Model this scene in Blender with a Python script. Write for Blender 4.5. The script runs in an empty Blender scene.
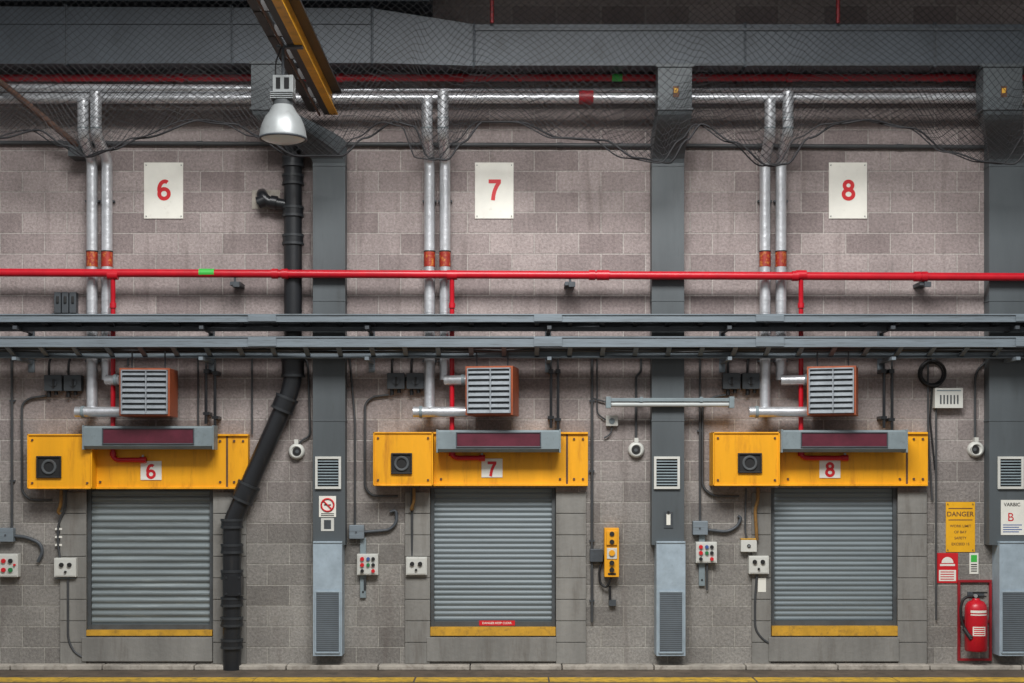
import bpy, math, random
from mathutils import Vector, Matrix
random.seed(7)
D=14.0; CZ=1.96
def S(d): return (D-d)/D
def X(px,d=0.0): return (px-512)/100*S(d)
def Z(py,d=0.0): return CZ+((668-py)/100-CZ)*S(d)
def P(px,py,d=0.0): return Vector((X(px,d),-d,Z(py,d)))
scene=bpy.context.scene
scene.view_settings.view_transform='Standard'

def lin(c):
    return tuple(((v/255)/12.92 if v/255<=0.04045 else ((v/255+0.055)/1.055)**2.4) for v in c)+(1,)

# ---------------------------------------------------------------- materials
def M(name,rgb,rough=.5,metal=0.0,var=.25,dirt=0.0,dcol=(60,50,42),streak=False,bump=0.0,scale=4.0,emit=0):
    m=bpy.data.materials.new(name); m.use_nodes=True
    nt=m.node_tree; N=nt.nodes; L=nt.links
    b=N['Principled BSDF']; b.inputs['Roughness'].default_value=rough; b.inputs['Metallic'].default_value=metal
    g=N.new('ShaderNodeNewGeometry')
    mp=N.new('ShaderNodeMapping'); L.new(g.outputs['Position'],mp.inputs[0])
    if streak=='h': mp.inputs['Scale'].default_value=(.3,1,6)
    elif streak: mp.inputs['Scale'].default_value=(1,1,.15)
    n=N.new('ShaderNodeTexNoise'); n.inputs['Scale'].default_value=scale; n.inputs['Detail'].default_value=6; n.inputs['Roughness'].default_value=.65
    L.new(mp.outputs[0],n.inputs['Vector'])
    mr=N.new('ShaderNodeMapRange'); mr.inputs[1].default_value=.3; mr.inputs[2].default_value=.7
    mr.inputs[3].default_value=1-var; mr.inputs[4].default_value=1+var*.5
    L.new(n.outputs[0],mr.inputs[0])
    mx=N.new('ShaderNodeMix'); mx.data_type='RGBA'; mx.blend_type='MULTIPLY'; mx.inputs[0].default_value=1
    mx.inputs[6].default_value=lin(rgb); L.new(mr.outputs[0],mx.inputs[7])
    out=mx.outputs[2]
    if dirt>0:
        n2=N.new('ShaderNodeTexNoise'); n2.inputs['Scale'].default_value=scale*3.3; n2.inputs['Detail'].default_value=8; n2.inputs['Roughness'].default_value=.7
        L.new(mp.outputs[0],n2.inputs['Vector'])
        r2=N.new('ShaderNodeMapRange'); r2.inputs[1].default_value=.62-.22*dirt; r2.inputs[2].default_value=.78-.1*dirt; r2.inputs[4].default_value=min(1,.45+dirt*.5)
        L.new(n2.outputs[0],r2.inputs[0])
        m2=N.new('ShaderNodeMix'); m2.data_type='RGBA'; L.new(r2.outputs[0],m2.inputs[0]); L.new(out,m2.inputs[6]); m2.inputs[7].default_value=lin(dcol)
        out=m2.outputs[2]
    L.new(out,b.inputs['Base Color'])
    if bump>0:
        nb=N.new('ShaderNodeTexNoise'); nb.inputs['Scale'].default_value=22; nb.inputs['Detail'].default_value=5
        L.new(g.outputs['Position'],nb.inputs['Vector'])
        bp=N.new('ShaderNodeBump'); bp.inputs['Strength'].default_value=bump; bp.inputs['Distance'].default_value=.01
        L.new(nb.outputs[0],bp.inputs['Height']); L.new(bp.outputs[0],b.inputs['Normal'])
    return m

def wall_material():
    m=bpy.data.materials.new('blockwork'); m.use_nodes=True
    nt=m.node_tree;N=nt.nodes;L=nt.links;b=N['Principled BSDF'];b.inputs['Roughness'].default_value=.9
    b.inputs['Specular IOR Level'].default_value=.2
    g=N.new('ShaderNodeNewGeometry'); sp=N.new('ShaderNodeSeparateXYZ'); L.new(g.outputs['Position'],sp.inputs[0])
    cb=N.new('ShaderNodeCombineXYZ'); L.new(sp.outputs[0],cb.inputs[0]); L.new(sp.outputs[2],cb.inputs[1])
    def brick(c1,c2,mo):
        t=N.new('ShaderNodeTexBrick'); t.inputs['Scale'].default_value=1
        t.inputs['Brick Width'].default_value=.445; t.inputs['Row Height'].default_value=.207
        t.inputs['Mortar Size'].default_value=.007; t.inputs['Mortar Smooth'].default_value=.3
        t.inputs['Color1'].default_value=lin(c1);t.inputs['Color2'].default_value=lin(c2);t.inputs['Mortar'].default_value=lin(mo)
        L.new(cb.outputs[0],t.inputs['Vector']); return t
    up=brick((172,160,157),(142,130,128),(186,178,173)); lo=brick((154,150,144),(128,124,119),(170,166,158))
    mz=N.new('ShaderNodeMapRange'); mz.inputs[1].default_value=1.2; mz.inputs[2].default_value=3.1; L.new(sp.outputs[2],mz.inputs[0])
    mix=N.new('ShaderNodeMix');mix.data_type='RGBA';L.new(mz.outputs[0],mix.inputs[0]);L.new(lo.outputs[0],mix.inputs[6]);L.new(up.outputs[0],mix.inputs[7])
    n1=N.new('ShaderNodeTexNoise');n1.inputs['Scale'].default_value=1.3;n1.inputs['Detail'].default_value=7;n1.inputs['Roughness'].default_value=.7;L.new(g.outputs['Position'],n1.inputs['Vector'])
    r1=N.new('ShaderNodeMapRange');r1.inputs[1].default_value=.3;r1.inputs[2].default_value=.7;r1.inputs[3].default_value=.74;r1.inputs[4].default_value=1.14;L.new(n1.outputs[0],r1.inputs[0])
    x1=N.new('ShaderNodeMix');x1.data_type='RGBA';x1.blend_type='MULTIPLY';x1.inputs[0].default_value=1;L.new(mix.outputs[2],x1.inputs[6]);L.new(r1.outputs[0],x1.inputs[7])
    n2=N.new('ShaderNodeTexNoise');n2.inputs['Scale'].default_value=38;n2.inputs['Detail'].default_value=8;n2.inputs['Roughness'].default_value=.75;L.new(g.outputs['Position'],n2.inputs['Vector'])
    r2=N.new('ShaderNodeMapRange');r2.inputs[1].default_value=.3;r2.inputs[2].default_value=.7;r2.inputs[3].default_value=.58;r2.inputs[4].default_value=1.3;L.new(n2.outputs[0],r2.inputs[0])
    x2=N.new('ShaderNodeMix');x2.data_type='RGBA';x2.blend_type='MULTIPLY';x2.inputs[0].default_value=1;L.new(x1.outputs[2],x2.inputs[6]);L.new(r2.outputs[0],x2.inputs[7])
    mp=N.new('ShaderNodeMapping');mp.inputs['Scale'].default_value=(5,1,.5);L.new(g.outputs['Position'],mp.inputs[0])
    n3=N.new('ShaderNodeTexNoise');n3.inputs['Scale'].default_value=1.5;n3.inputs['Detail'].default_value=5;L.new(mp.outputs[0],n3.inputs['Vector'])
    r3=N.new('ShaderNodeMapRange');r3.inputs[1].default_value=.56;r3.inputs[2].default_value=.78;r3.inputs[4].default_value=.55;L.new(n3.outputs[0],r3.inputs[0])
    x3=N.new('ShaderNodeMix');x3.data_type='RGBA';L.new(r3.outputs[0],x3.inputs[0]);L.new(x2.outputs[2],x3.inputs[6]);x3.inputs[7].default_value=lin((98,88,84))
    L.new(x3.outputs[2],b.inputs['Base Color'])
    ad=N.new('ShaderNodeMath');ad.operation='MULTIPLY_ADD';L.new(up.outputs['Fac'],ad.inputs[0]);ad.inputs[1].default_value=-.7;L.new(n2.outputs[0],ad.inputs[2])
    bp=N.new('ShaderNodeBump');bp.inputs['Strength'].default_value=.9;bp.inputs['Distance'].default_value=.014;L.new(ad.outputs[0],bp.inputs['Height']);L.new(bp.outputs[0],b.inputs['Normal'])
    return m

W=wall_material()
CONC=M('rendered_concrete',(130,128,123),.9,0,.3,.5,(98,92,85),True,.5,3)
FLOOR=M('concrete_floor',(96,84,72),.85,0,.4,.6,(50,44,38),False,.6,2)
KERB=M('kerb_concrete',(172,165,154),.9,0,.35,.6,(96,86,76),False,.6,4)
YLINE=M('yellow_line_paint',(205,165,50),.7,0,.3,.75,(90,78,60),False,.2,4)
SHADESLAB=M('shade_slab_concrete',(110,108,105),.9,0,.2,.3)
DUCT=M('painted_duct_grey',(80,86,89),.5,.0,.22,.3,(58,60,60),True,.05,2.5)
DUCTD=M('painted_duct_dark',(70,77,84),.5,.0,.28,.35,(44,48,53),False,.08,1.8)
GALV=M('galvanised_steel',(162,177,187),.5,.15,.2,.2,(126,134,140),False,.05,7)
GALVD=M('galvanised_mesh_grey',(104,114,122),.55,.1,.15)
FOIL=M('lagging_foil',(208,210,213),.33,.6,.2,.25,(128,127,125),False,.35,9)
STEEL=M('tray_steel',(120,130,137),.5,.1,.25,.5,(72,72,70),'h',.05,4)
STEELD=M('tray_steel_dark',(74,79,84),.5,.1,.3,.4,(48,47,46),False,0,6)
RED=M('sprinkler_red',(190,18,36),.35,0,.2,.15,(110,25,30),False,.05,7)
REDM=M('sprinkler_red_upper',(168,24,38),.45,0,.25,.3,(90,26,30),False,0,5)
REDD=M('sprinkler_red_dull',(150,26,36),.45,0,.25,.3,(80,26,30))
BLACK=M('black_plastic_pipe',(32,34,37),.34,0,.3,.2,(60,58,56),True,.05)
BLACK2=M('black_pipe_collar',(46,49,52),.4,0,.3,.3,(80,78,74))
RUB=M('black_cable',(22,22,24),.5,0,.1)
COND=M('conduit_grey',(68,70,72),.5,.1,.25)
BOXD=M('switchbox_grey',(66,71,75),.5,.0,.2,.2)
YEL=M('yellow_panel_paint',(238,166,8),.5,0,.18,.45,(165,96,16),True,.1,3)
YELD=M('yellow_trim',(205,155,45),.6,0,.25,.5,(110,85,50),False,.1,6)
STUB=M('stub_ochre',(130,95,45),.6,0,.3,.6,(70,55,40),False,.1,8)
SLAT=M('shutter_slats',(114,124,128),.5,.1,.2,.35,(90,98,101),'h',.02,2.0)
SLAT6=M('shutter_slats_worn',(122,131,133),.48,.15,.35,.4,(168,178,178),'h',.02,1.6)
GUIDE=M('guide_grey',(76,80,82),.6,.0,.3,.4)
ORG=M('heater_orange',(158,78,42),.5,0,.25,.4,(95,50,34))
ALU=M('louvre_aluminium',(146,152,157),.45,.2,.2,.35,(106,110,114),False,0,10)
DARK=M('dark_interior',(18,18,20),.8,0,.1)
HOUS=M('housing_grey',(124,136,140),.5,.0,.18,.3,(90,96,97),False,0,5)
MAROON=M('maroon_panel',(92,36,50),.35,0,.3,.3,(62,30,40),False,0,7)
WHITE=M('white_plate',(226,224,214),.55,0,.08,.1,(180,172,158),False,0,4)
WPL=M('white_plastic',(200,200,193),.5,0,.1,.15,(150,145,138))
SRED=M('sign_red',(200,22,32),.5,0,.06)
SBLK=M('sign_black',(25,25,25),.6,0,.05)
SYEL=M('sign_yellow',(232,172,24),.5,0,.1,.15,(180,130,30))
SGRN=M('sign_green',(60,180,70),.5,0,.05)
ORL=M('orange_label',(150,38,25),.5,0,.3,.5,(225,170,70),False,0,9)
NET=M('net_wire',(34,34,37),.7,.0,.2)
BEAMY=M('beam_ochre',(225,160,30),.5,0,.3,.4,(120,85,35),False,.1,3)
BEAMD=M('beam_dark',(56,54,54),.6,.0,.3)
RUST=M('rusty_steel',(96,68,54),.8,0,.3,.4,(60,42,36))
PORC=M('lamp_aluminium',(160,164,164),.4,.3,.15,.2,(120,120,118))
GLASS=M('lamp_glass_frosted',(225,228,225),.2,0,.08)
TUBE=M('fluorescent_tube_dusty',(178,182,180),.4,0,.1,.2,(140,140,136))
GRNB=M('green_button',(40,120,70),.4,0,.05)
PHONE=M('phone_yellow',(228,160,25),.5,0,.1,.2,(140,90,20))
BLUE=M('sign_blue',(60,90,150),.5)

# ---------------------------------------------------------------- builder
def rounded(pts,R=.05,n=6):
    pts=[Vector(p) for p in pts]
    if len(pts)<3 or R<=0: return pts
    out=[pts[0]]
    for i in range(1,len(pts)-1):
        a,b,c=pts[i-1],pts[i],pts[i+1]
        u=(a-b);v=(c-b);lu=u.length;lv=v.length
        if lu<1e-6 or lv<1e-6: continue
        r=min(R,lu*.49,lv*.49)
        p0=b+u/lu*r;p1=b+v/lv*r
        for k in range(n+1):
            t=k/n; out.append(p0*(1-t)**2+b*2*t*(1-t)+p1*t*t)
    out.append(pts[-1]); return out

def ell(cx,cy,rx,ry,a0,a1,n=28):
    return [(cx+rx*math.cos(math.radians(a0+(a1-a0)*i/n)),cy+ry*math.sin(math.radians(a0+(a1-a0)*i/n))) for i in range(n+1)]
DIG={'6':[ell(0,-.185,.235,.235,0,360),ell(.035,.02,.27,.40,192,60)],
     '7':[[(-.30,.42),(.30,.42)],[(.23,.40),(.10,.20),(0,-.02),(-.06,-.25),(-.09,-.5)]],
     '8':[ell(0,.225,.195,.19,0,360),ell(0,-.205,.24,.22,0,360)]}

class B:
    def __init__(s,name): s.n=name;s.v=[];s.f=[];s.m=[];s.sm=[];s.mats=[]
    def mi(s,m):
        if m not in s.mats: s.mats.append(m)
        return s.mats.index(m)
    def add(s,vs,fs,m,sm=False):
        o=len(s.v);k=s.mi(m);s.v+= [Vector(v) for v in vs]
        for f in fs: s.f.append([i+o for i in f]);s.m.append(k);s.sm.append(sm)
        return s
    def digit(s,t,px,py,d,h,m):
        c=P(px,py,d)
        for q,st in enumerate(DIG[t]):
            w=.095;n=len(st);vs=[];closed=(st[0][0]-st[-1][0])**2+(st[0][1]-st[-1][1])**2<1e-8
            for i in range(n):
                if closed: a=st[(i-1)%(n-1)];b_=st[(i+1)%(n-1)]
                else: a=st[max(0,i-1)];b_=st[min(n-1,i+1)]
                tx,ty=b_[0]-a[0],b_[1]-a[1];l=math.hypot(tx,ty);nx,ny=-ty/l,tx/l
                for sg in (-1,1): vs.append((c.x+(st[i][0]+nx*w*sg)*h,c.y-.0006*q,c.z+(st[i][1]+ny*w*sg)*h))
            s.add(vs,[(2*i,2*i+1,2*i+3,2*i+2) for i in range(n-1)],m)
        return s
    def box(s,x0,x1,y0,y1,z0,z1,m):
        x0,x1=sorted((x0,x1));y0,y1=sorted((y0,y1));z0,z1=sorted((z0,z1))
        v=[(x,y,z) for z in (z0,z1) for y in (y0,y1) for x in (x0,x1)]
        return s.add(v,[(0,2,3,1),(4,5,7,6),(0,1,5,4),(2,6,7,3),(0,4,6,2),(1,3,7,5)],m)
    def pb(s,px0,py0,px1,py1,d0,d1,m):
        return s.box(X(px0,d1),X(px1,d1),-d1,-d0,Z(py0,d1),Z(py1,d1),m)
    def tube(s,pts,r,m,n=12,R=.05,caps=True,steps=6):
        pts=rounded(pts,R,steps); k=len(pts)
        if k<2: return s
        T=[]
        for i in range(k):
            a=pts[max(i-1,0)];b=pts[min(i+1,k-1)];t=(b-a)
            T.append(t.normalized() if t.length>1e-9 else Vector((0,0,1)))
        up=Vector((0,1,0)) if abs(T[0].y)<.9 else Vector((1,0,0))
        nrm=(up-T[0]*up.dot(T[0])).normalized()
        vs=[];rs=r if isinstance(r,(list,tuple)) else [r]*k
        for i in range(k):
            nrm=(nrm-T[i]*nrm.dot(T[i]))
            nrm=nrm.normalized() if nrm.length>1e-6 else T[i].orthogonal().normalized()
            bi=T[i].cross(nrm)
            for j in range(n):
                a=2*math.pi*j/n;vs.append(pts[i]+(nrm*math.cos(a)+bi*math.sin(a))*rs[i])
        fs=[(i*n+j,i*n+(j+1)%n,(i+1)*n+(j+1)%n,(i+1)*n+j) for i in range(k-1) for j in range(n)]
        s.add(vs,fs,m,True)
        if caps:
            s.add(vs[:n],[tuple(reversed(range(n)))],m); s.add(vs[-n:],[tuple(range(n))],m)
        return s
    def cyl(s,a,b,r,m,n=20): return s.tube([a,b],r,m,n,0)
    def disc(s,px,py,d0,d1,r,m,n=20):
        c=P(px,py,d1); return s.cyl((c.x,-d0,c.z),(c.x,-d1,c.z),r,m,n)
    def rev(s,c,prof,m,n=32,axis='z'):
        vs=[];k=len(prof)
        for (r,h) in prof:
            for j in range(n):
                a=2*math.pi*j/n
                if axis=='z': vs.append((c[0]+r*math.cos(a),c[1]+r*math.sin(a),c[2]+h))
                else: vs.append((c[0]+r*math.cos(a),c[1]+h,c[2]+r*math.sin(a)))
        fs=[(i*n+j,i*n+(j+1)%n,(i+1)*n+(j+1)%n,(i+1)*n+j) for i in range(k-1) for j in range(n)]
        return s.add(vs,fs,m,True)
    def sweep(s,prof,x0,x1,m,sm=False,closed=True):
        k=len(prof);vs=[(x0,y,z) for y,z in prof]+[(x1,y,z) for y,z in prof]
        fs=[(i,(i+1)%k,k+(i+1)%k,k+i) for i in range(k if closed else k-1)]
        s.add(vs,fs,m,sm)
        if closed: s.add(vs,[tuple(range(k)),tuple(reversed(range(k,2*k)))],m)
        return s
    def text(s,t,px,py,d,h,m,bold=.012,wide=1.0):
        cu=bpy.data.curves.new('t','FONT');cu.body=t;cu.size=1;cu.offset=bold;cu.align_x='CENTER'
        o=bpy.data.objects.new('t',cu);scene.collection.objects.link(o)
        bpy.context.view_layer.update()
        me=bpy.data.meshes.new_from_object(o.evaluated_get(bpy.context.evaluated_depsgraph_get()))
        vs=[v.co.copy() for v in me.vertices];fs=[tuple(p.vertices) for p in me.polygons]
        bpy.data.objects.remove(o);bpy.data.curves.remove(cu);bpy.data.meshes.remove(me)
        if not vs: return s
        x0=min(v.x for v in vs);x1=max(v.x for v in vs);y0=min(v.y for v in vs);y1=max(v.y for v in vs)
        k=h/(y1-y0);c=P(px,py,d)
        return s.add([(c.x+(v.x-(x0+x1)/2)*k*wide,c.y,c.z+(v.y-(y0+y1)/2)*k) for v in vs],fs,m)
    def rotz(s,piv,deg):
        R=Matrix.Rotation(math.radians(deg),3,'Z');piv=Vector(piv)
        s.v=[R@(v-piv)+piv for v in s.v];return s
    def done(s,bevel=0,fix=True):
        lo=Vector([min(v[i] for v in s.v) for i in range(3)]);hi=Vector([max(v[i] for v in s.v) for i in range(3)])
        c=(lo+hi)/2
        me=bpy.data.meshes.new(s.n);me.from_pydata([v-c for v in s.v],[],s.f)
        for m in s.mats: me.materials.append(m)
        me.polygons.foreach_set('material_index',s.m);me.polygons.foreach_set('use_smooth',s.sm)
        me.update()
        if fix:
            import bmesh
            bm=bmesh.new();bm.from_mesh(me);bmesh.ops.recalc_face_normals(bm,faces=bm.faces);bm.to_mesh(me);bm.free()
        o=bpy.data.objects.new(s.n,me);o.location=c;scene.collection.objects.link(o)
        if bevel>0:
            b=o.modifiers.new('bevel','BEVEL');b.width=bevel;b.segments=2;b.limit_method='ANGLE';b.angle_limit=math.radians(50)
        return o
def bolt(b,px,py,d,r=.012,m=None): b.disc(px,py,d-.002,d+.012,r,m or STEELD,8)

# ---------------------------------------------------------------- shell
LD=[86,430,771]; RD=[213,556,898]; TD=[489,487,487]; BD=[637,634,633]
w=B('wall_back')
xs=[-9.0]; 
T_=Z(488);Bt=Z(636)
for l,r in zip(LD,RD): xs+=[X(l),X(r)]
xs.append(9.0)
for i in range(0,len(xs),2): w.box(xs[i],xs[i+1],0,.3,Bt,T_,W)
w.box(-9,9,0,.3,T_,7.3,W); w.box(-9,9,0,.3,-.0,Bt,W)
w.box(-9,9,.3,.34,0,7.3,W)
w.done()
f=B('floor'); f.box(-9,9,-15,.34,-.2,0,FLOOR); f.done()
f=B('ceiling_shade_slab'); f.box(-9,9,-3.2,.34,7.3,7.5,SHADESLAB); f.done()  # unseen partial ceiling slab, added and sized to block light from the upper wall
k=B('trim_1'); 
x=-8.6
while x<8.6:
    k.box(x,x+.9,-.16,0,0,.045+random.random()*.006,KERB); x+=.91
k.done(.008)
yl=B('yellow_floor_line'); 
x=-8.5
while x<8.5:
    w_=random.uniform(.8,2.0); yl.box(x,x+w_,-.93,-.66,0,.004,YLINE); x+=w_+random.uniform(.0,.03)
yl.done()
for (a,b_,c,e) in [(60,86,213,246),(405,430,556,586),(752,771,898,927)]:
    for (p,q) in ((a,b_),(c,e)):
        j=B('door_jamb')
        py=664
        while py>492:
            t=max(py-21.5,490); j.pb(p,t+.3,q,py-.3,0,.03,CONC); py-=21.5
        j.done(.004)
# ---------------------------------------------------------------- shutters
for i in range(3):
    b=B('roller_shutter_door')
    x0=X(LD[i])+.005;x1=X(RD[i])-.005
    zt=Z(TD[i])-.004;zb=Z(BD[i]-7)
    pitch=[.068,.052,.05][i]; z=zt
    prof=[]
    while z>zb+.001:
        h=min(pitch,z-zb)
        for k_ in range(6):
            t=k_/6; bul=math.sin(math.pi*min(1,t*1.15))*(.016 if i==0 else .0085) if t<.87 else -.004
            prof.append((.075-bul,z-h*t))
        z-=pitch
    prof.append((.075,zb))
    b.sweep(prof,x0+.02,x1-.02,SLAT6 if i==0 else SLAT,False,False)
    b.box(x0,x1,.1,.12,zb,zt,DARK)
    b.box(x0,x0+.035,.03,.1,zb,zt,GUIDE);b.box(x1-.035,x1,.03,.1,zb,zt,GUIDE)
    b.box(x0+.0,x1-.0,-.02,.1,Bt+.005,zb+.0,YELD)
    b.box(x0+.02,x1-.02,.04,.06,zb,zb+.05,GUIDE)
    if i==1:
        c=P(497,623,-.04); b.box(c.x-.18,c.x+.18,.036,.04,c.z-.025,c.z+.025,SRED)
        b.text('DANGER KEEP CLEAR',497,623,-.035,.022,WHITE)
    b.done()
    s_=B('door_threshold_slab'); s_.box(X(LD[i]-3),X(RD[i]),-.045,0,.07,Bt-.01,CONC); s_.done(.006)

# ---------------------------------------------------------------- yellow header panels
YB=[(27,92,82,248,434,489,(36,456,61,478),'6',151,471),(373,433,433,588,432,486,(391,453,412,474),'7',492,468.5),(713,780,780,928,432,486,(738,453,762,473),'8',830,469)]
for (a,b1,c,e,t,bt,bx,num,nx,ny) in YB:
    b=B('yellow_header_panel')
    b.pb(b1,t,e,bt,0,.10,YEL)
    b.pb(b1,t,e,t+2,.10,.125,YEL); b.pb(b1,bt-2,e,bt,.10,.125,YEL)
    b.pb(e-22,t+2,e-20,bt-2,.10,.104,RUST)
    for px in (b1+8,e-28,e-14,e-5):
        for py in (t+7,bt-7): bolt(b,px,py,.1,.012,RUST)
    b.pb(nx-10.5,ny-10,nx+10.5,ny+9,.1,.108,WHITE); b.digit(num,nx,ny+.5,.110,.145,SRED)
    b.done(.003)
    b=B('motor_housing_box')
    b.pb(a,t,b1,bt,0,.26,YEL); b.pb(a,t,b1,t+1.5,.26,.275,YEL);b.pb(a,bt-1.5,b1,bt,.26,.275,YEL);b.pb(a,t,a+1.5,bt,.26,.275,YEL);b.pb(b1-1.5,t,b1,bt,.26,.275,YEL)
    x0,y0,x1,y1=bx
    b.pb(x0,y0,x1,y1,.26,.268,SBLK)
    for q in ((x0,y0,x1,y0+1.6),(x0,y1-1.6,x1,y1),(x0,y0+1.6,x0+1.6,y1-1.6),(x1-1.6,y0+1.6,x1,y1-1.6)): b.pb(*q,.268,.285,SBLK)
    cc=P((x0+x1)/2,(y0+y1)/2,.28); b.rev((cc.x,-.268,cc.z),[(.05,0),(.05,-.012),(.072,-.014),(.076,0)],GUIDE,24,'y')
    for px in (a+5,b1-5):
        for py in (t+6,bt-6): bolt(b,px,py,.26,.011,RUST)
    b.done(.003)
# ---------------------------------------------------------------- strip units
for (a,e,t,bt) in [(83,213,426,449),(437,560,430,452),(782,907,430,452)]:
    b=B('strip_light_housing')
    d0,d1=.16,.34
    x0,x1=X(a,d1),X(e,d1);zt=Z(t,d1);zb=Z(bt,d1)
    b.sweep([(-d0,zt),(-d1+.02,zt),(-d1,zt-.02),(-d1,zb+.03),(-d1+.03,zb),(-d0,zb)],x0+.008,x1-.008,HOUS)
    for xx in (x0,x1): b.box(xx-.008,xx+.008,-d1-.006,-d0+.0,zb-.006,zt+.006,HOUS)
    b.pb(a+20,t+3,e-20,bt-5.5,d1,d1+.006,MAROON)
    for q in ((a+19,t+2,e-19,t+3.2),(a+19,bt-5.8,e-19,bt-4.6),(a+19,t+3.2,a+20,bt-5.8),(e-20,t+3.2,e-19,bt-5.8)): b.pb(*q,d1,d1+.014,STEELD)
    for px in (a+14,e-14): b.pb(px-1.5,t+5,px+1.5,t+14,.10,d0,STEELD)
    b.done(.003)

# ---------------------------------------------------------------- fan heaters
for (a,e,t,bt,rz) in [(119,169,368,416,2),(468,516,366,415,-9),(813,861,366,415,-17)]:
    b=B('unit_fan_heater'); d0,d1=.12,.50
    x0,x1=X(a,d1),X(e,d1);zt,zb=Z(t,d1),Z(bt,d1)
    b.box(x0,x1,-d1+.03,-d0,zb,zt,ORG)
    fr=.018
    b.box(x0,x1,-d1,-d1+.03,zt-fr,zt,ORG);b.box(x0,x1,-d1,-d1+.03,zb,zb+fr,ORG)
    b.box(x0,x0+fr,-d1,-d1+.03,zb+fr,zt-fr,ORG);b.box(x1-fr,x1,-d1,-d1+.03,zb+fr,zt-fr,ORG)
    b.box(x0+fr,x1-fr,-d1+.027,-d1+.0285,zb+fr,zt-fr,DARK)
    n=8;hh=(zt-zb-2*fr)/n
    for k_ in range(n):
        z=zb+fr+hh*k_
        b.sweep([(-d1-.022,z+.000),(-d1-.022,z+.005),(-d1+.012,z+hh*.9),(-d1+.018,z+hh*.9-.006)],x0+fr,x1-fr,ALU)
    xm=(x0+x1)/2
    for xx in (x0+fr,xm+.01,x1-fr-.012): b.box(xx,xx+.012,-d1-.028,-d1+.02,zb+fr,zt-fr,ALU)
    b.box(x0+fr,x1-fr,-d1-.028,-d1+.02,zt-fr-.012,zt-fr,ALU)
    b.rotz(((x0+x1)/2,-.32,0),rz)
    for xx in (x0+.08,x1-.08): b.cyl((xx,-.33,zt-.01),(xx,-.33,Z(350,.33)),.008,STEELD,8)
    b.done(.002)

# ---------------------------------------------------------------- number signs
for (a,e,n_) in [(144,183,'6'),(475,513.5,'7'),(829,867,'8')]:
    b=B('bay_number_sign'); b.pb(a,162.5,e,218.5,.0,.012,WHITE); b.digit(n_,(a+e)/2+.5,190,.014,.205,SRED)
    for px in (a+2,e-2):
        for py in (165,216): bolt(b,px,py,.012,.005)
    b.done()

# ---------------------------------------------------------------- overhead main duct
def flange(b,px,py0,py1,d0,d1,m,g=.03):
    x=X(px,d1);zt=Z(py0,d1);zb=Z(py1,d1)
    for dx in (-.012,.004): b.box(x+dx,x+dx+.008,-d1-g,-d0,zb-g,zt+g,m)
b=B('main_air_duct')
d0,d1=.04,.62
def ringv(px,py0,py1,d0,d1):
    x=X(px,d1);zt=Z(py0,d1);zb=Z(py1,d1)
    return [(x,-d0,zb),(x,-d1,zb),(x,-d1,zt),(x,-d0,zt)]
secs=[(-60,6,64),(372,8,63),(474,24,66),(1090,24,66)]
vs=[]
for s_ in secs: vs+=ringv(s_[0],s_[1],s_[2],d0,d1)
fs=[]
for i in range(len(secs)-1):
    for j in range(4): fs.append((i*4+j,i*4+(j+1)%4,(i+1)*4+(j+1)%4,(i+1)*4+j))
b.add(vs,fs,DUCTD); b.add(vs[:4],[(0,1,2,3)],DUCTD); b.add(vs[-4:],[(0,1,2,3)],DUCTD)
for px,a_,c_ in [(66,6,64),(232,7,63),(372,8,63),(474,24,66),(745,24,66),(935,24,66)]:
    flange(b,px,a_,c_,d0,d1,DUCTD,.015)
b.box(X(474,d1),X(1090,d1),-d1-.012,-d1,Z(28,d1)-.0,Z(31,d1),STEELD)
b.box(X(474,d1),X(1090,d1),-d1-.010,-d1,Z(63,d1)-.0,Z(66,d1),STEELD)
b.box(X(-60,d1),X(372,d1),-d1-.012,-d1,Z(22,d1),Z(24.5,d1),DUCTD)
b.done(.004)
b=B('upper_service_duct'); b.box(X(-60,.5),X(430,.5),-.50,-.0,Z(-22,.5),Z(1,.5),DUCTD); b.done(.004)

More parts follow.
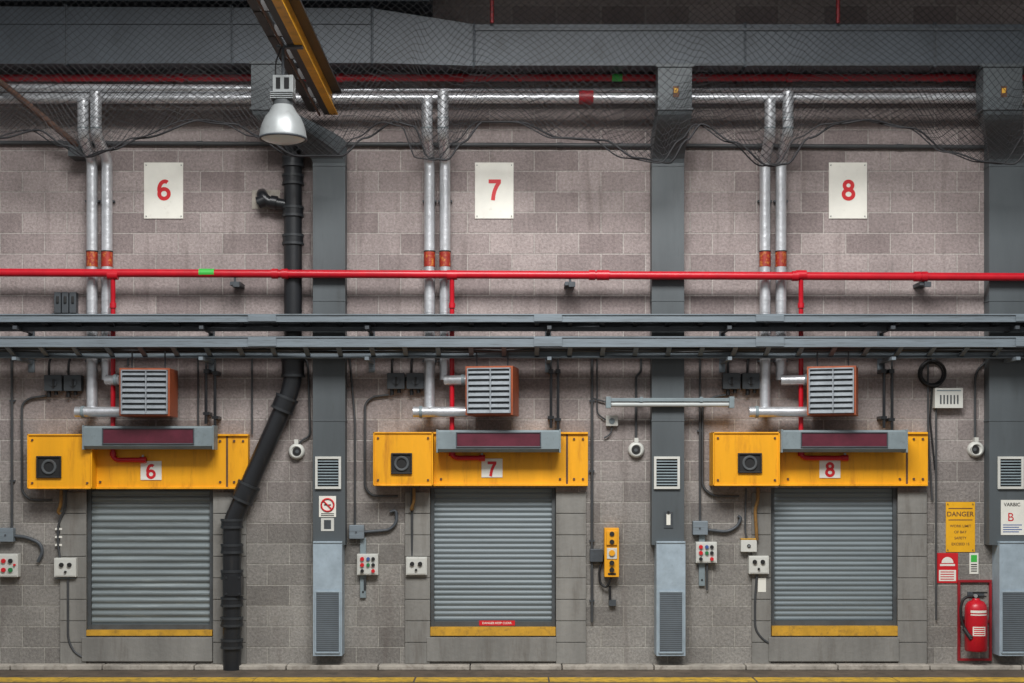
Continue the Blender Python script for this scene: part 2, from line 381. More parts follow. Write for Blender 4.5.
# ---------------------------------------------------------------- drop ducts
for (pt,pbm,wt,wb,top) in [(268,329,34,32,61),(675,668,34,32,64),(1003,1007,39,35,64)]:
    b=B('supply_air_drop_duct')
    dF,dB=.66,.44
    rows=[]
    zF0=Z(top,dF)
    prof=[(0,dF,zF0,dB,zF0)]
    zF1=Z(110,dF);zF2=Z(163,.16)
    zB1=Z(110,dF)+.10;zB2=Z(158,.16)+.18
    n=10
    for k_ in range(n+1):
        t=k_/n; a_=t*t*(3-2*t)
        df=dF+(.16-dF)*a_; db=dB+(.005-dB)*a_
        prof.append((a_,df,zF1+(zF2-zF1)*t,db,zB1+(zB2-zB1)*t))
    prof.append((1,.16,Z(545,.16),.005,Z(545,.16)))
    vs=[]
    xt=X(pt,dF);xb=X(pbm,.16);ht=wt/200*S(dF);hb=wb/200
    for (a_,df,zf,db,zb_) in prof:
        xc=xt+(xb-xt)*a_;h=ht+(hb-ht)*a_
        vs+=[(xc-h,-df,zf),(xc+h,-df,zf),(xc+h,-db,zb_),(xc-h,-db,zb_)]
    fs=[]
    for i in range(len(prof)-1):
        for j in range(4): fs.append((i*4+j,i*4+(j+1)%4,(i+1)*4+(j+1)%4,(i+1)*4+j))
    b.add(vs,fs,DUCT);b.add(vs[:4],[(0,1,2,3)],DUCT);b.add(vs[-4:],[(0,1,2,3)],DUCT)
    for py in (165,300,420): b.pb(pbm-wb/2-.6,py,pbm+wb/2+.6,py+1.2,.004,.165,DUCT)
    b.box(xt-ht-.015,xt+ht+.015,-dF-.015,-dB+.0,zF0-.03,zF0+.0,DUCT)
    b.box(xt-ht-.012,xt+ht+.012,-dF-.012,-dB+.0,zF1+.0,zF1+.02,DUCT)
    if pt>300: b.pb(pt-2,86,pt+4,97,dF,dF+.006,RUST); b.pb(pt-1,88,pt+3,93,dF+.006,dF+.008,YELD)
    gx=pbm-1 if pbm<900 else 1011
    b.pb(gx-13,456.5,gx+13,489,.16,.168,DARK)
    for q in ((gx-13,456.5,gx+13,459),(gx-13,486.5,gx+13,489),(gx-13,459,gx-10.5,486.5),(gx+10.5,459,gx+13,486.5)): b.pb(*q,.168,.186,WPL)
    for k_ in range(9):
        y=460.5+k_*2.9; z=Z(y,.18); b.sweep([(-.166,z+.002),(-.182,z-.010),(-.182,z-.013),(-.166,z-.004)],X(gx-10.5,.18),X(gx+10.5,.18),HOUS)
    b.done(.003)
    b=B('galvanised_duct_cover'); cx=pbm-1.5 if pbm<400 else (pbm+3 if pbm<900 else 1014)
    b.pb(cx-14.5,543,cx+14.5,656,0.0,.21,GALV)
    b.pb(cx-12,592,cx+12,653,.21,.216,GALVD)
    for q in ((cx-12,591,cx+12,592.5),(cx-12,652,cx+12,653.5),(cx-12.6,592,cx-11.4,653),(cx+11.4,592,cx+12.6,653)): b.pb(*q,.216,.224,GALV)
    for k_ in range(29): b.pb(cx-11,594+k_*2,cx+11,594.6+k_*2,.216,.219,GUIDE)
    b.pb(cx-14.5,541.5,cx+14.5,543,0,.22,GALV)
    b.done(.002)

# ---------------------------------------------------------------- signs on ducts
b=B('no_smoking_sign'); b.pb(319,496,336,517,.16,.166,WHITE)
c=P(327.5,505,.17); pts=[(c.x+.062*math.cos(2*math.pi*i/24),-.169,c.z+.062*math.sin(2*math.pi*i/24)) for i in range(25)]
b.tube(pts,.009,SRED,6,0); b.tube([(c.x-.043,-.170,c.z+.043),(c.x+.043,-.170,c.z-.043)],.008,SRED,6,0)
b.box(c.x-.035,c.x+.035,-.168,-.166,c.z-.006,c.z+.006,SBLK)
for k_ in range(2): b.pb(321,513.3+k_*1.8,334,514.2+k_*1.8,.166,.167,SBLK)
b.done()
b=B('instruction_sign'); b.pb(321,518,334,531,.16,.165,WPL); b.pb(324,520,331,529,.165,.167,BOXD); b.done()
b=B('switch_plate'); b.pb(664,512,673,528,.16,.168,BOXD); b.pb(666.5,514,670.5,525,.168,.172,WHITE); b.pb(667.5,511,669.5,514,.168,.18,SBLK); b.done()
b=B('fire_point_notice'); b.pb(1001,500,1026,535,.16,.166,WHITE); b.text('VARBIC',1012,504.5,.168,.035,SBLK); b.text('B',1011,517,.168,.08,SRED,.0)
for k_ in range(4): b.pb(1003,524.5+k_*2.3,1022-3*(k_%2),525.4+k_*2.3,.166,.167,BLUE)
b.done()

# ---------------------------------------------------------------- overhead beam + lamp
b=B('overhead_crane_beam'); xb=X(333,.6);zb=Z(122,.45)
b.box(xb-.07,xb-.012,-8,-.72,zb,zb+.015,BEAMD);b.box(xb-.012,xb+.06,-8,-.72,zb,zb+.015,BEAMY)
b.box(xb-.008,xb+.012,-8,-.72,zb+.015,zb+.20,BEAMY);b.box(xb-.07,xb+.10,-8,-.72,zb+.20,zb+.22,BEAMD)
b.box(xb-.21,xb-.15,-8,-.72,zb+.03,zb+.12,BEAMD)
y=-1.2
while y>-8: b.box(xb-.21,xb-.008,y-.03,y,zb+.03,zb+.12,BEAMD);y-=.6
b.cyl((xb-.11,-8,zb-.005),(xb-.11,-.72,zb-.005),.010,RUST,8)
b.done()
b=B('high_bay_lamp'); dl=2.87; s_=S(dl); c=P(283,139,dl); R=.235*s_*.98
zt=Z(105,dl)-c.z
prof=[(R,0),(R*1.03,.004),(R*1.02,.02),(R*.98,.07),(R*.90,.12),(R*.77,.17),(R*.6,.21),(R*.45,zt-.01),(R*.40,zt)]
b.rev(c,prof,PORC,40); b.rev(c,[(0.001,-.035),(R*.5,-.028),(R*.8,-.012),(R*.98,.004)],GLASS,40)
b.tube([(c.x+R*math.cos(2*math.pi*i/32),c.y+R*math.sin(2*math.pi*i/32),c.z) for i in range(33)],.010,STEELD,6,0)
b.cyl((c.x,c.y,c.z+zt-.01),(c.x,c.y,c.z+zt+.03),.08,GUIDE,20)
z0=c.z+zt+.03
b.box(c.x-.085,c.x+.085,c.y-.07,c.y+.07,z0,z0+.06,GUIDE)
for k_ in range(4): b.box(c.x-.092,c.x+.092,c.y-.077,c.y+.077,z0+.006+k_*.015,z0+.012+k_*.015,PORC)
z0+=.06;b.box(c.x-.07,c.x+.09,c.y-.07,c.y+.07,z0,z0+.13,PORC)
b.box(c.x-.045,c.x-.01,c.y-.074,c.y-.07,z0+.02,z0+.11,DARK);b.box(c.x+.02,c.x+.06,c.y-.074,c.y-.07,z0+.02,z0+.11,DARK)
z0+=.13
b.cyl((c.x,c.y,z0),(c.x,c.y,zb+.0),.012,STEELD,8)
b.tube([(c.x-.06,c.y,z0),(c.x-.06,c.y,z0+.12),(xb-.11,c.y,zb+.02)],.007,RUB,6,.05)
b.box(c.x-.05,xb+.05,c.y-.03,c.y+.03,zb-.02,zb,STEELD)
b.done(.002)

# ---------------------------------------------------------------- horizontal upper pipes
def hpipe(name,px0,py0,px1,py1,d,r,m,collars=(),cm=None,extra=None):
    b=B(name);b.cyl(P(px0,py0,d),P(px1,py1,d),r,m,20)
    for q in collars:
        t=(q-px0)/(px1-px0);c=P(q,py0+(py1-py0)*t,d);b.cyl(c-Vector((.03,0,0)),c+Vector((.03,0,0)),r*1.25,cm or m,20)
    if extra: extra(b)
    return b.done()
def lab1(b):
    c=P(617,77.6,.38);b.cyl(c-Vector((.05,0,0)),c+Vector((.05,0,0)),.037,SGRN,16)
hpipe('upper_sprinkler_pipe',-60,78,1085,77.5,.38,.034,REDM,(60,180,340,460,700,790,940),None,lab1)
def lab2(b):
    c=P(586,97.5,.34);b.cyl(c-Vector((.07,0,0)),c+Vector((.07,0,0)),.066,REDD,16)
rg=tuple(range(-40,1060,55))
hpipe('lagged_heating_pipe',-60,98.5,1085,98,.34,.050,FOIL,(),None,lambda b:(lab2(b),[b.cyl(P(q,98.3,.34)-Vector((.006,0,0)),P(q,98.3,.34)+Vector((.006,0,0)),.053,FOIL,20) for q in rg]))
hpipe('lagged_heating_pipe',-60,87.5,256,89,.36,.040,FOIL)
hpipe('lagged_heating_pipe',300,90.5,1085,88.5,.25,.026,FOIL)
hpipe('wall_cable_conduit',-60,142.5,1085,147.5,.03,.022,COND,(60,200,400,560,760,900))
def redx(b):
    c=P(207,273,.24);b.cyl(c-Vector((.075,0,0)),c+Vector((.075,0,0)),.0425,SGRN,16)
    for q in (235,570,925):
        c=P(q,276,.24)
        b.box(c.x-.05,c.x+.05,-.24,0,c.z-.09,c.z-.055,STEELD)
        b.cyl((c.x+.0,-.24,c.z-.10),(c.x,-.24,c.z+.02),.012,STEELD,8)
        b.box(c.x-.012,c.x+.05,-.28,-.24,c.z-.11,c.z-.06,STEELD)
    for q in (113,452,801):
        c=P(q,275,.24);b.cyl(c-Vector((.05,0,0)),c+Vector((.05,0,0)),.048,RED,16)
hpipe('sprinkler_main_pipe',-60,272.3,1085,277.3,.24,.040,RED,(275,285,592,600,606,795,917,924),None,redx)

# ---------------------------------------------------------------- vertical lagged pipe pairs & branches
for (u,l,ht,heater) in [((83,96),(92,107),371,119),((427,443),(429.5,445),371,468),((770,788),(765,781),371,813)]:
    for k_ in (0,1):
        b=B('lagged_heating_riser')
        xu,xl=u[k_],l[k_]
        yb=(412,380)[k_]
        hx=X(heater,.30)-.01
        if k_==0:
            pts=[P(xu,99,.46),P(xu,136,.44),P(xl,160,.10),P(xl,yb,.10),Vector((X(xl,.1),-.20,Z(yb,.1)))]
            b.tube(pts,.054,FOIL,16,.07)
            b.tube([(X(xl,.2)-.16,-.21,Z(yb,.2)),(hx,-.21,Z(yb,.2)+.0)],.052,FOIL,16,0)
            b.cyl((X(xl,.2)-.10,-.21,Z(yb,.2)),(X(xl,.2)-.07,-.21,Z(yb,.2)),.060,HOUS,16)
        else:
            b.tube([P(xu,92,.46),P(xu,134,.44),P(xl,160,.10),P(xl,yb,.10)],.054,FOIL,16,.07)
            b.tube([(X(xl,.15),-.16,Z(yb,.2)),(hx,-.21,Z(yb,.2))],.050,FOIL,16,0)
            b.cyl((hx-.06,-.21,Z(yb,.2)),(hx-.03,-.21,Z(yb,.2)),.058,HOUS,16)
        for q in (175,215,300,312,345): b.cyl(P(xl,q,.1),P(xl,q+1,.1),.0565,FOIL,16)
        for q in (106,118,128): b.cyl(P(xu,q,.445),P(xu,q+1,.445),.0565,HOUS,16)
        b.cyl(P(xl,252,.1),P(xl,267,.1),.0565,ORL,16); b.cyl(P(xl,251,.1),P(xl,252.2,.1),.058,SBLK,16)
        for q in (200,360): b.pb(xl-7,q,xl+7,q+2,0,.05,STEELD)
        b.done()
for (px,x2,yb) in [(113,143,460),(452,482,458),(801,845,458)]:
    b=B('sprinkler_dropper_pipe')
    b.tube([P(px,276,.24),P(px,300,.20),P(px,420,.14),P(px,yb-3,.14),P(px+4,yb,.14),P(x2,yb,.14)],.024,RED,12,.05)
    b.cyl(P(px,303,.20),P(px,308,.20),.032,RED,12)
    b.cyl(P(px,452,.14),P(px,456,.14),.032,RED,12)
    c=P(x2,yb,.14);b.cyl(c-Vector((.03,0,0)),c+Vector((.03,0,0)),.032,RED,12)
    b.cyl(c,c+Vector((0,0,.05)),.012,PORC,10)
    b.done()

# ---------------------------------------------------------------- black soil pipe
b=B('black_drain_pipe'); dd=.12
b.tube([P(293,146,dd),P(293,378,dd),P(289,395,dd),P(240,505,dd),P(232,522,dd),P(232,671.5,dd)],.090,BLACK,24,.12)
def sleeve(a,c,r=.112):
    a=Vector(a);c=Vector(c);u=(c-a).normalized()
    b.cyl(a,c,r,BLACK,24); b.cyl(a-u*.012,a+u*.012,r+.006,BLACK2,24); b.cyl(c-u*.012,c+u*.012,r+.006,BLACK2,24)
for y in (158,176,208,236,318): sleeve(P(293,y,dd),P(293,y+8,dd),.103)
sleeve(P(293,360,dd),P(293,376,dd));sleeve(P(287,398,dd),P(282,410,dd));sleeve(P(249,485,dd),P(242,500,dd))
for y in (520,545,571,598,618,640): sleeve(P(232,y,dd),P(232,y+7,dd),.106)
b.pb(224,576,241,596,.1,.235,BLACK)
for py in (578,594):
    for px in (226,239): bolt(b,px,py,.235,.01,BLACK2)
b.tube([P(293,206,dd),P(268,202,dd),P(262,196,dd),P(262,194,.02)],.055,BLACK,16,.06)
b.cyl(P(277,203,dd),P(271,202,dd),.068,BLACK,16);b.cyl(P(258,203,dd),P(265,200,dd),.062,BLACK,16)
b.cyl(P(262,200,.12),P(262,200,.0),.06,BLACK,16)
b.pb(286,166,300,169,0,.06,STEELD)
b.done()
b=B('wall_patch_plate'); b.pb(252,190,280,209,0,.006,KERB); b.done()

# ---------------------------------------------------------------- cable trays
def tray(name,pf0,pf1,dF,pr0,pr1,dR,mf,mr,seed):
    random.seed(seed)
    b=B(name);xa,xe=-8.2,8.2
    zt,zb=Z(pf0,dF),Z(pf1,dF)
    b.sweep([(-dF,zt),(-dF,zb),(-dF+.05,zb),(-dF+.05,zb+.008),(-dF+.008,zb+.008),(-dF+.008,zt-.008),(-dF+.04,zt-.008),(-dF+.04,zt)],xa,xe,mf)
    b.box(xa,xe,-dF-.012,-dF,zt-.012,zt,mf);b.box(xa,xe,-dF-.012,-dF,zb,zb+.012,mf)
    zt2,zb2=Z(pr0,dR),Z(pr1,dR)
    b.sweep([(-dR,zt2),(-dR,zb2),(-dR-.05,zb2),(-dR-.05,zb2+.008),(-dR-.008,zb2+.008),(-dR-.008,zt2-.008),(-dR-.04,zt2-.008),(-dR-.04,zt2)],xa,xe,mr)
    x=xa+.1
    while x<xe:
        b.add([(x,-dF+.008,zb+.01),(x+.045,-dF+.008,zb+.01),(x+.045,-dR-.008,zb2+.01),(x,-dR-.008,zb2+.01),
               (x,-dF+.008,zb+.03),(x+.045,-dF+.008,zb+.03),(x+.045,-dR-.008,zb2+.03),(x,-dR-.008,zb2+.03)],
              [(0,1,2,3),(4,5,6,7),(0,1,5,4),(1,2,6,5),(2,3,7,6),(3,0,4,7)],mr); x+=.32
    for px in (-20,262,548,770,1030): b.pb(px-14,pf0+1,px+14,pf1-1,dF+.012,dF+.02,mf)
    for c_ in range(6):
        y=-dR-.06-(dF-dR-.12)*c_/5; fr=(-y-dR)/(dF-dR)
        zz=zb2+(zb-zb2)*fr+.045
        pts=[]; x=xa
        while x<xe: pts.append((x,y+random.uniform(-.015,.015),zz+random.uniform(-.008,.012)));x+=.45
        b.tube(pts,.012,(RUB,COND)[c_%2],6,0)
    for px in (32,212,372,548,722,880,1000):
        xx=X(px); b.box(xx-.02,xx+.02,-dF+.01,0,zb2-.035,zb2-.003,mr); b.box(xx-.03,xx+.03,-.02,0,zb2-.12,zb2+.1,mr)
    return b.done()
tray('cable_tray',314,322,.50,323,328,.24,STEEL,STEELD,1)
tray('cable_tray',336.5,347,.52,350,358.5,.25,STEEL,STEEL,2)
b=B('strut_channel_rail'); b.pb(-60,327,1085,331,.30,.34,STEELD); b.done()

# ---------------------------------------------------------------- conduits
def cond(pts,r=.011,m=None,R=.08,name='electrical_conduit',clips=()):
    b=B(name); b.tube([P(*p) for p in pts],r,m or COND,8,R)
    for (px,py) in clips: b.pb(px-2.5,py,px+2.5,py+1.6,0,.035,STEELD)
    return b.done()
C=.03
for (dx,yoff) in [(0,0),(341,0)]:
    cond([(389+dx*.99,395,C),(372+dx,397,C),(365+dx*.99,404,C),(365+dx*.99,488,C),(372+dx,496,C),(398+dx,496,.05)],.013)
cond([(46,396,C),(30,398,C),(22,404,C),(22,492,C),(30,500,C),(52,500,C)],.013)
cond([(12,352,C),(12,530,C)],.014,clips=((12,400),(12,480)))
cond([(252,352,C),(252,434,C)],.010)
cond([(128,352,.05),(128,366,.05)],.012)
cond([(592,352,C),(592,622,C)],.014,clips=((592,400),(592,470),(592,540),(592,600)))
cond([(597,352,C),(597,414,C),(606,420,C)],.008)
cond([(412,486,.05),(412,556,.02)],.013)
cond([(198,352,C),(198,425,C)],.009)
cond([(349,350,C),(355,420,C),(355,528,C)],.011)
cond([(700,352,C),(700,522,C)],.011,clips=((700,430),))
cond([(936,392,C),(936,560,C),(936,620,C)],.010)
cond([(928,352,C),(928,430,C),(932,500,C)],.010)
cond([(592,398,C),(606,402,C)],.008)
for (px,y0,y1,m) in [(61,490,514,STUB),(414,488,508,STUB),(758,487,540,STUB)]:
    b=B('drain_stub'); b.tube([P(px,y0-2,.12),P(px,y0+14,.10),P(px-3,y0+22,.07),P(px-1,y1,.06)],.017,m,10,.05); b.pb(px-5,y0-4,px+5,y0,.05,.16,GUIDE); b.done()
cond([(66,490,.06),(66,508,.05),(58,524,C),(58,545,C),(60,558,C)],.012)
cond([(68,577,.04),(68,640,C),(74,652,C),(82,657,C)],.012)
cond([(757,574,.04),(755,600,C),(755,630,C),(764,641,C),(776,646,C)],.012)
cond([(746,488,.05),(745,530,.04),(747,541,.04)],.010)
cond([(390,512,C),(396,510,C),(397,522,C),(390,530,C),(364,532,C)],.016,STEELD,.06)
cond([(738,516,C),(741,518,C),(738,526,C),(728,532,C),(708,530,C)],.016,STEELD,.06)
cond([(14,536,C),(26,537,C),(40,543,C),(43,552,C),(38,562,C)],.018,STEELD,.06)
cond([(604,556,.04),(599,570,.04),(600,584,.04),(607,588,.06),(611,578,.08)],.012,RUB,.06,'telephone_cord')
cond([(300,352,C),(308,362,C),(310,436,C),(302,440,C),(297,446,C)],.010)
cond([(641,352,C),(641,372,C),(636,376,C),(636,444,C)],.012)
cond([(990,350,C),(986,362,C),(977,370,C),(975,380,C),(975,444,C)],.012)
cond([(365,578,.04),(365,590,C)],.012)
cond([(707,563,.04),(707,590,C)],.010)
for (a,y) in [(44,375),(387,373),(723,373)]:
    b=B('isolator_switch_pair')
    for o in (0,19.5):
        b.pb(a+o,y,a+o+17.5,y+16,0.012,.10,BOXD); b.disc(a+o+9,y+8,.10,.112,.035,STEELD,16); b.pb(a+o+8,y+4,a+o+10,y+12,.112,.128,SBLK)
        b.cyl(P(a+o+5,y+16,.05),P(a+o+5,y+22,.05),.02,RUB,10); b.cyl(P(a+o+12,y+16,.05),P(a+o+12,y+20,.05),.02,RUB,10)
        b.tube([P(a+o+5,y+1,.05),P(a+o+5,y-12,.05),P(a+o+8,y-20,.05)],.012,RUB,8,.05)
    b.pb(a+5,y+4,a+30,y+8,0,.014,STEELD)
    b.done(.004)
    cond([(a+12,y-24,C),(a+40,y-23,C),(a+44,y-14,C)],.010,RUB)
b=B('fused_switch_bank')
for o in (0,7.6,15.2):
    b.pb(54+o,292,60.5+o,313,0,.09,BOXD); b.pb(56+o,296,58.5+o,303,.09,.105,SBLK)
b.pb(52,313,78,315,0,.06,STEELD);b.done(.004)
for (a,y0,y1) in [(206,372,424),(215,374,428),(551,372,428),(558,372,430),(884,372,428),(892,372,430)]:
    b=B('hanger_rod'); b.cyl(P(a,y0,.15),P(a,y1,.15),.015,BLACK,10); b.pb(a-2.5,y0-3,a+2.5,y0+1,0,.17,BLACK); b.pb(a-3,y1-12,a+3,y1-9,0,.17,BLACK); b.done()
    cond([(a,355,.05),(a,372,.05)],.010)
for (px,py) in [(297,451.5),(636,450),(975,449.5)]:
    b=B('alarm_sounder'); c=P(px,py,.0)
    b.rev((c.x,0,c.z),[(.08,0),(.082,-.02),(.074,-.05),(.055,-.062),(.052,-.062),(.046,-.045),(.001,-.045)],WPL,28,'y')
    b.disc(px,py,.044,.060,.044,SBLK,20); b.disc(px,py,.060,.066,.018,GUIDE,14)
    b.box(c.x-.02,c.x+.02,-.05,0,c.z+.075,c.z+.12,WPL); b.done()
b=B('fluorescent_batten'); b.pb(607,398,733,401.5,.18,.25,HOUS); b.cyl(P(611,404.5,.22),P(729,404.5,.22),.024,TUBE,14)
for px in (606,729.5): b.pb(px,396.5,px+5,408,.18,.27,HOUS)
for px in (640,700): b.pb(px,396.8,px+3,402,.0,.255,HOUS)
b.done(.003)
b=B('junction_box'); b.pb(606,415.5,618,426,0,.06,WPL); b.disc(612,421,.06,.066,.03,HOUS,14); b.tube([P(612,426,.03),P(611,434,.03),P(604,438,.03)],.008,COND,8,.04); b.done(.004)
b=B('cable_coil')
for (r,o) in ((.135,0),(.12,.02),(.105,.0),(.128,.035)):
    c=P(932,373.5,.03); b.tube([(c.x+r*math.cos(2*math.pi*i/28),-.03-o,c.z+r*math.sin(2*math.pi*i/28)) for i in range(29)],.009,RUB,8,0)
b.tube([P(932,387,.03),P(930,420,.03),P(935,470,.03)],.009,RUB,8,.05); b.box(X(930),X(934),-.07,0,Z(362),Z(357),STEELD);b.done()
b=B('ventilator_sensor_box'); b.pb(935,388,963,408,0,.09,WPL)
for k_ in range(6): b.pb(940+k_*3.4,395,941.6+k_*3.4,404,.09,.093,GUIDE)
b.pb(937,390,961,391,.09,.094,HOUS); b.done(.006)
def station(name,a,t,e,bt,btns,body=WPL):
    b=B(name); b.pb(a,t,e,bt,.0,.08,body); b.pb(a+1,t+1,e-1,bt-1,.08,.086,body)
    for (px,py,r,m) in btns: b.disc(px,py,.086,.105,r,m,14)
    return b
b=station('push_button_station',-4,554,18,577,[(3,561,.022,SRED),(10,561,.022,SBLK),(3,570,.022,SRED),(10,570,.022,GRNB),(14,565,.012,SRED)]);b.done(.005)
b=station('push_button_station',54,558,76,577,[(61,565,.022,SBLK),(69,565,.022,SBLK),(65,572,.012,SBLK)]);b.pb(55,578.2,75,579,0,.05,HOUS);b.done(.005)
b=station('push_button_station',406,557,427,575,[(412,564,.022,SBLK),(420,564,.022,SBLK),(416,570,.012,SBLK)]);b.done(.005)
b=station('push_button_station',749,556,769,574,[(755,562,.022,SBLK),(763,562,.022,SBLK),(759,569,.012,SBLK)]);b.done(.005)
for (a,t) in [(357,554),(696,542)]:
    b=station('shutter_control_panel',a,t,a+21,t+21,[(a+5,t+5,.02,SRED),(a+5,t+11,.02,SRED),(a+11,t+5,.018,BLUE),(a+16,t+5,.018,SBLK),(a+11,t+11,.018,GRNB),(a+16,t+11,.018,SBLK),(a+5,t+17,.018,SBLK),(a+16,t+17,.018,SRED)])
    b.pb(a+3,t+21,a+9,t+44,0,.03,HOUS); b.pb(a+3,t-16,a+9,t,0,.03,HOUS);b.disc(a+6,t+38,.03,.035,.01,SBLK,10); b.done(.004)
for (a,t) in [(349,525),(693,521),(-2,528)]:
    b=B('junction_box'); b.pb(a,t,a+15,t+14,0,.08,STEEL); bolt(b,a+7,t+7,.08,.008); b.done(.006)
b=B('key_switch_box'); b.pb(741,540,757,552,0,.07,WPL); b.disc(749,546,.07,.08,.018,SBLK,12); b.disc(749,546,.08,.083,.008,PORC,12); b.pb(741,538.5,757,540,0,.072,YELD); b.done(.005)
b=B('instruction_label'); b.pb(758,578,766,592,.03,.033,WHITE); b.done()
b=B('instruction_label'); 
for k_ in range(3): b.pb(55,528+k_*8,62,530+k_*8,.0,.033,WHITE)
b.done()
b=B('emergency_telephone_box'); b.pb(604.5,528,619,577,0,.11,PHONE); b.pb(606.5,531,617,545,.11,.13,PHONE)
for y in (534,542,563,570): b.disc(612,y,.11,.14,.024,SBLK,14)
b.pb(607,548,617,559,.11,.118,WPL); b.disc(612,553,.118,.135,.03,PHONE,14); b.pb(608,573,616,575,.11,.116,SBLK)
b.done(.004)
b=B('junction_box'); b.pb(590,549,603,562,0,.07,STEELD); b.done(.005)
b=B('pull_handle'); b.tube([P(610,586,.04),P(610,600,.04)],.012,RUB,8,0); b.pb(609,600,616,606,0,.05,BOXD); b.done()
b=B('danger_sign'); b.pb(946,502,975,552,0,.008,SYEL); b.text('DANGER',960.5,514,.010,.048,RUST,.01); b.pb(948.5,508,972.5,509,.008,.009,RUST); b.pb(948.5,519.5,972.5,520.4,.008,.009,RUST)
for k_,t in enumerate(('WORK LIMIT','OF BAY','SAFETY','EXCEED 15')): b.text(t,960.5,526+k_*6,.010,.026,RUST,.004)
for px in (948,973):
    for py in (504,550): bolt(b,px,py,.008,.005)
b.done()
b=B('fire_call_point_sign'); b.pb(937,553,958,583,0,.008,SRED)
c=P(947.5,561,.011);n=14
b.add([(c.x+.06*math.cos(math.pi*i/n),-.0105,c.z-.02+.06*math.sin(math.pi*i/n)) for i in range(n+1)],[tuple(range(n+1))],WHITE)
b.pb(940,564,955,566,.008,.010,WHITE); b.pb(939,570,956,581,.008,.010,WHITE)
for k_ in range(4): b.pb(940.5,571.5+k_*2.4,954,572.4+k_*2.4,.010,.011,SRED)
b.done()
b=B('safety_notice'); b.pb(969.5,553,978.5,574,0,.006,WHITE); b.pb(971,555,977,562,.006,.008,SGRN)
for k_ in range(4): b.pb(971,564+k_*2.2,977,565+k_*2.2,.006,.007,SBLK)
b.done()
b=B('extinguisher_backboard')
for q in ((958,580,992,582.4),(958,658.6,992,661),(958,582.4,960.4,658.6),(989.6,582.4,992,658.6)): b.pb(*q,0,.03,REDD)
b.pb(960.4,620,989.6,623,0,.02,REDD); b.pb(968,592,984,596,.0,.03,STEELD)
b.done(.002)
b=B('fire_extinguisher'); c=P(976,651,.15); r=.108
H=Z(600,.15)-c.z
b.rev(c,[(0.001,0),(r*.9,0),(r,.012),(r,H-.09),(r*.93,H-.05),(r*.7,H-.015),(r*.35,H),(r*.3,H+.02)],RED,32)
n=12
def arc(r_,a0,a1,z0,z1,m):
    vs=[]
    for i in range(n+1):
        a=a0+(a1-a0)*i/n
        for z in (z0,z1): vs.append((c.x+r_*math.sin(a),c.y-r_*math.cos(a),c.z+z))
    b.add(vs,[(2*i,2*i+2,2*i+3,2*i+1) for i in range(n)],m,True)
arc(r*1.012,-.8,.8,.36,.372,WHITE);arc(r*1.012,-.8,.8,.385,.41,WHITE);arc(r*1.012,-.6,.6,.16,.25,WHITE)
for k_ in range(4): arc(r*1.018,-.5,.5,.17+k_*.02,.18+k_*.02,SRED)
z=c.z+H
b.cyl((c.x,c.y,z),(c.x,c.y,z+.05),.028,SBLK,14)
b.box(c.x-.03,c.x+.11,c.y-.012,c.y+.012,z+.065,z+.08,SBLK); b.box(c.x-.03,c.x+.10,c.y-.012,c.y+.012,z+.03,z+.042,SBLK)
b.disc(976,596,.16,.19,.018,PORC,12)
b.tube([(c.x-.02,c.y,z+.035),(c.x-.12,c.y-.01,z+.03),(c.x-.155,c.y-.01,z-.06),(c.x-.15,c.y-.01,z-.2),(c.x-.11,c.y-.02,z-.30),(c.x-.07,c.y-.09,z-.36)],.014,SBLK,10,.08)
b.tube([(c.x-.125,c.y-.02,z-.28),(c.x-.07,c.y-.08,z-.38)],.022,SBLK,10,0)
b.box(c.x-.1,c.x+.1,c.y+.05,-.012,c.z+.3,c.z+.33,STEELD)
b.done()
# ---------------------------------------------------------------- brace, ceiling bits
b=B('diagonal_brace'); b.tube([P(-30,60,.52),P(8,88,.50),P(78,146,.22)],.03,RUST,8,.02); b.pb(68,140,86,156,0,.24,DUCT); b.done()
for px in (492,838): 
    b=B('sprinkler_drop'); b.tube([P(px,-60,.66),P(px,20,.66),P(px,23,.66)],.018,REDD,8,0); b.done()
# ---------------------------------------------------------------- netting
random.seed(3)
hem=[(-60,140),(0,138),(40,130),(70,146),(90,157),(112,150),(140,138),(200,120),(235,124),(262,136),(300,156),(340,156),(362,138),(392,122),(412,126),(428,158),(448,160),(466,142),(486,122),(520,122),(560,138),(600,140),(636,158),(672,163),(690,140),(704,124),(735,142),(768,166),(784,164),(806,138),(836,124),(870,120),(915,128),(950,152),(985,162),(1010,164),(1040,132),(1090,140)]
def hemy(px):
    for (a,b_) in zip(hem,hem[1:]):
        if a[0]<=px<=b_[0]:
            t=(px-a[0])/(b_[0]-a[0]);t=t*t*(3-2*t);return a[1]+(b_[1]-a[1])*t
    return 140
def netpt(px,v,off=0,ph=0):
    y0=-14;y1=hemy(px+off)
    py=y0+(y1-y0)*v
    d=.80 if v<.5 else .80-(v-.5)*.12
    wob=(.04*math.sin(px*.045+v*7+ph)+.03*math.sin(px*.11-v*11+ph))*max(0,(v-.45))*1.6
    return P(px+3*math.sin(v*9+px*.03+ph),py,d+wob)
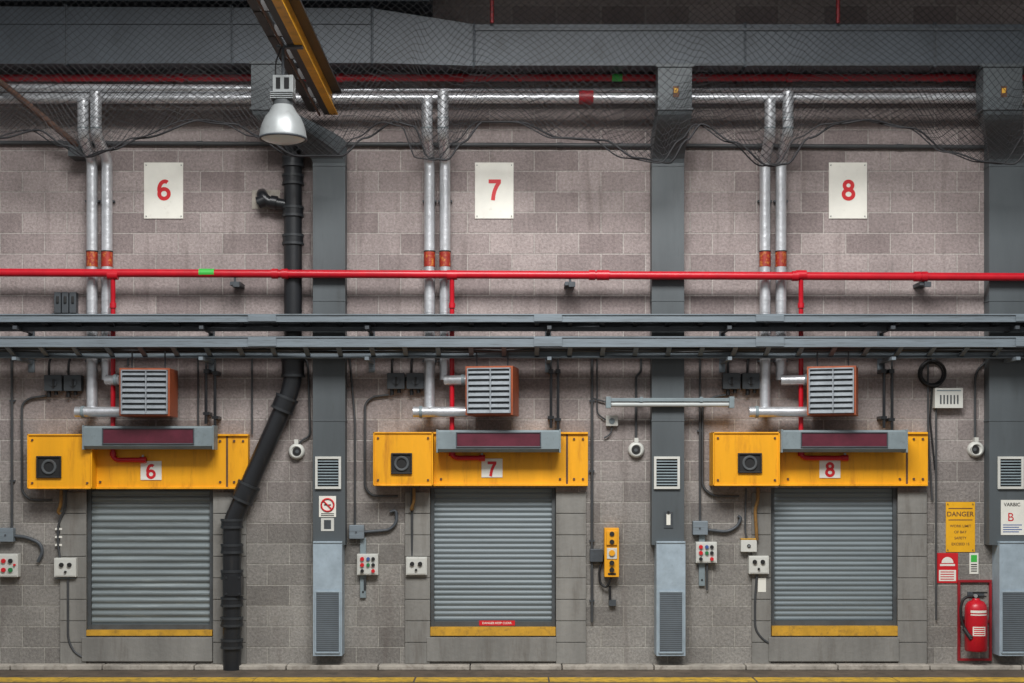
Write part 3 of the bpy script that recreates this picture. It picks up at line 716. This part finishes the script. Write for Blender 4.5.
def netting(name,px0,px1,nx,ny,off,ph,vmin,r,hr):
    b=B(name);vs=[];fs=[]
    g={}
    for j in range(ny+1):
        for i in range(nx+1):
            if (i+j)%2==0: g[(i,j)]=netpt(px0+(px1-px0)*i/nx,vmin+(1-vmin)*j/ny,off,ph)
    for (i,j),p in g.items():
        for di in (-1,1):
            q=g.get((i+di,j+1))
            if q is None: continue
            t=(q-p).normalized();n1=t.cross(Vector((0,1,0))).normalized();n2=t.cross(n1)
            o=len(vs)
            for e in (p,q):
                for k_ in range(3):
                    a=2*math.pi*k_/3;vs.append(e+(n1*math.cos(a)+n2*math.sin(a))*r)
            for k_ in range(3): fs.append((o+k_,o+(k_+1)%3,o+3+(k_+1)%3,o+3+k_))
    b.add(vs,fs,NET)
    pts=[netpt(px0+(px1-px0)*i/300,1,off,ph) for i in range(301)]
    b.tube(pts,hr,NET,6,0)
    return b.done(0,False)
netting('bird_netting',-50,1080,270,42,0,0,0,.0025,.010)
netting('bird_netting',-50,1080,300,20,9,1.7,.62,.0022,.007)

# ---------------------------------------------------------------- camera, light, world
cam=bpy.data.cameras.new('camera');co=bpy.data.objects.new('camera',cam);scene.collection.objects.link(co)
co.location=(0,-D,CZ);co.rotation_euler=(math.radians(90),0,0);cam.sensor_width=36;cam.lens=36*D/10.24
cam.shift_y=((668-341.5)/100-CZ)/10.24
scene.camera=co
def area(name,loc,tgt,sx,sy,e,col=(1,1,1)):
    l=bpy.data.lights.new(name,'AREA');l.shape='RECTANGLE';l.size=sx;l.size_y=sy;l.energy=e;l.color=col
    o=bpy.data.objects.new(name,l);scene.collection.objects.link(o);o.location=loc
    o.rotation_euler=(Vector(tgt)-Vector(loc)).to_track_quat('-Z','Y').to_euler();return o
area('rooflight',(0,-8,10),(0,0,2.8),7,3,1650,(1,.995,.985))
wd=bpy.data.worlds.new('world');scene.world=wd;wd.use_nodes=True
N=wd.node_tree.nodes;L=wd.node_tree.links;bg=N['Background']
tc=N.new('ShaderNodeTexCoord');sp=N.new('ShaderNodeSeparateXYZ');L.new(tc.outputs['Generated'],sp.inputs[0])
cr=N.new('ShaderNodeValToRGB');cr.color_ramp.elements[0].position=.0;cr.color_ramp.elements[0].color=(.33,.33,.33,1)
cr.color_ramp.elements[1].position=.7;cr.color_ramp.elements[1].color=(.88,.92,.97,1)
L.new(sp.outputs[2],cr.inputs[0]);L.new(cr.outputs[0],bg.inputs['Color']);bg.inputs['Strength'].default_value=.74
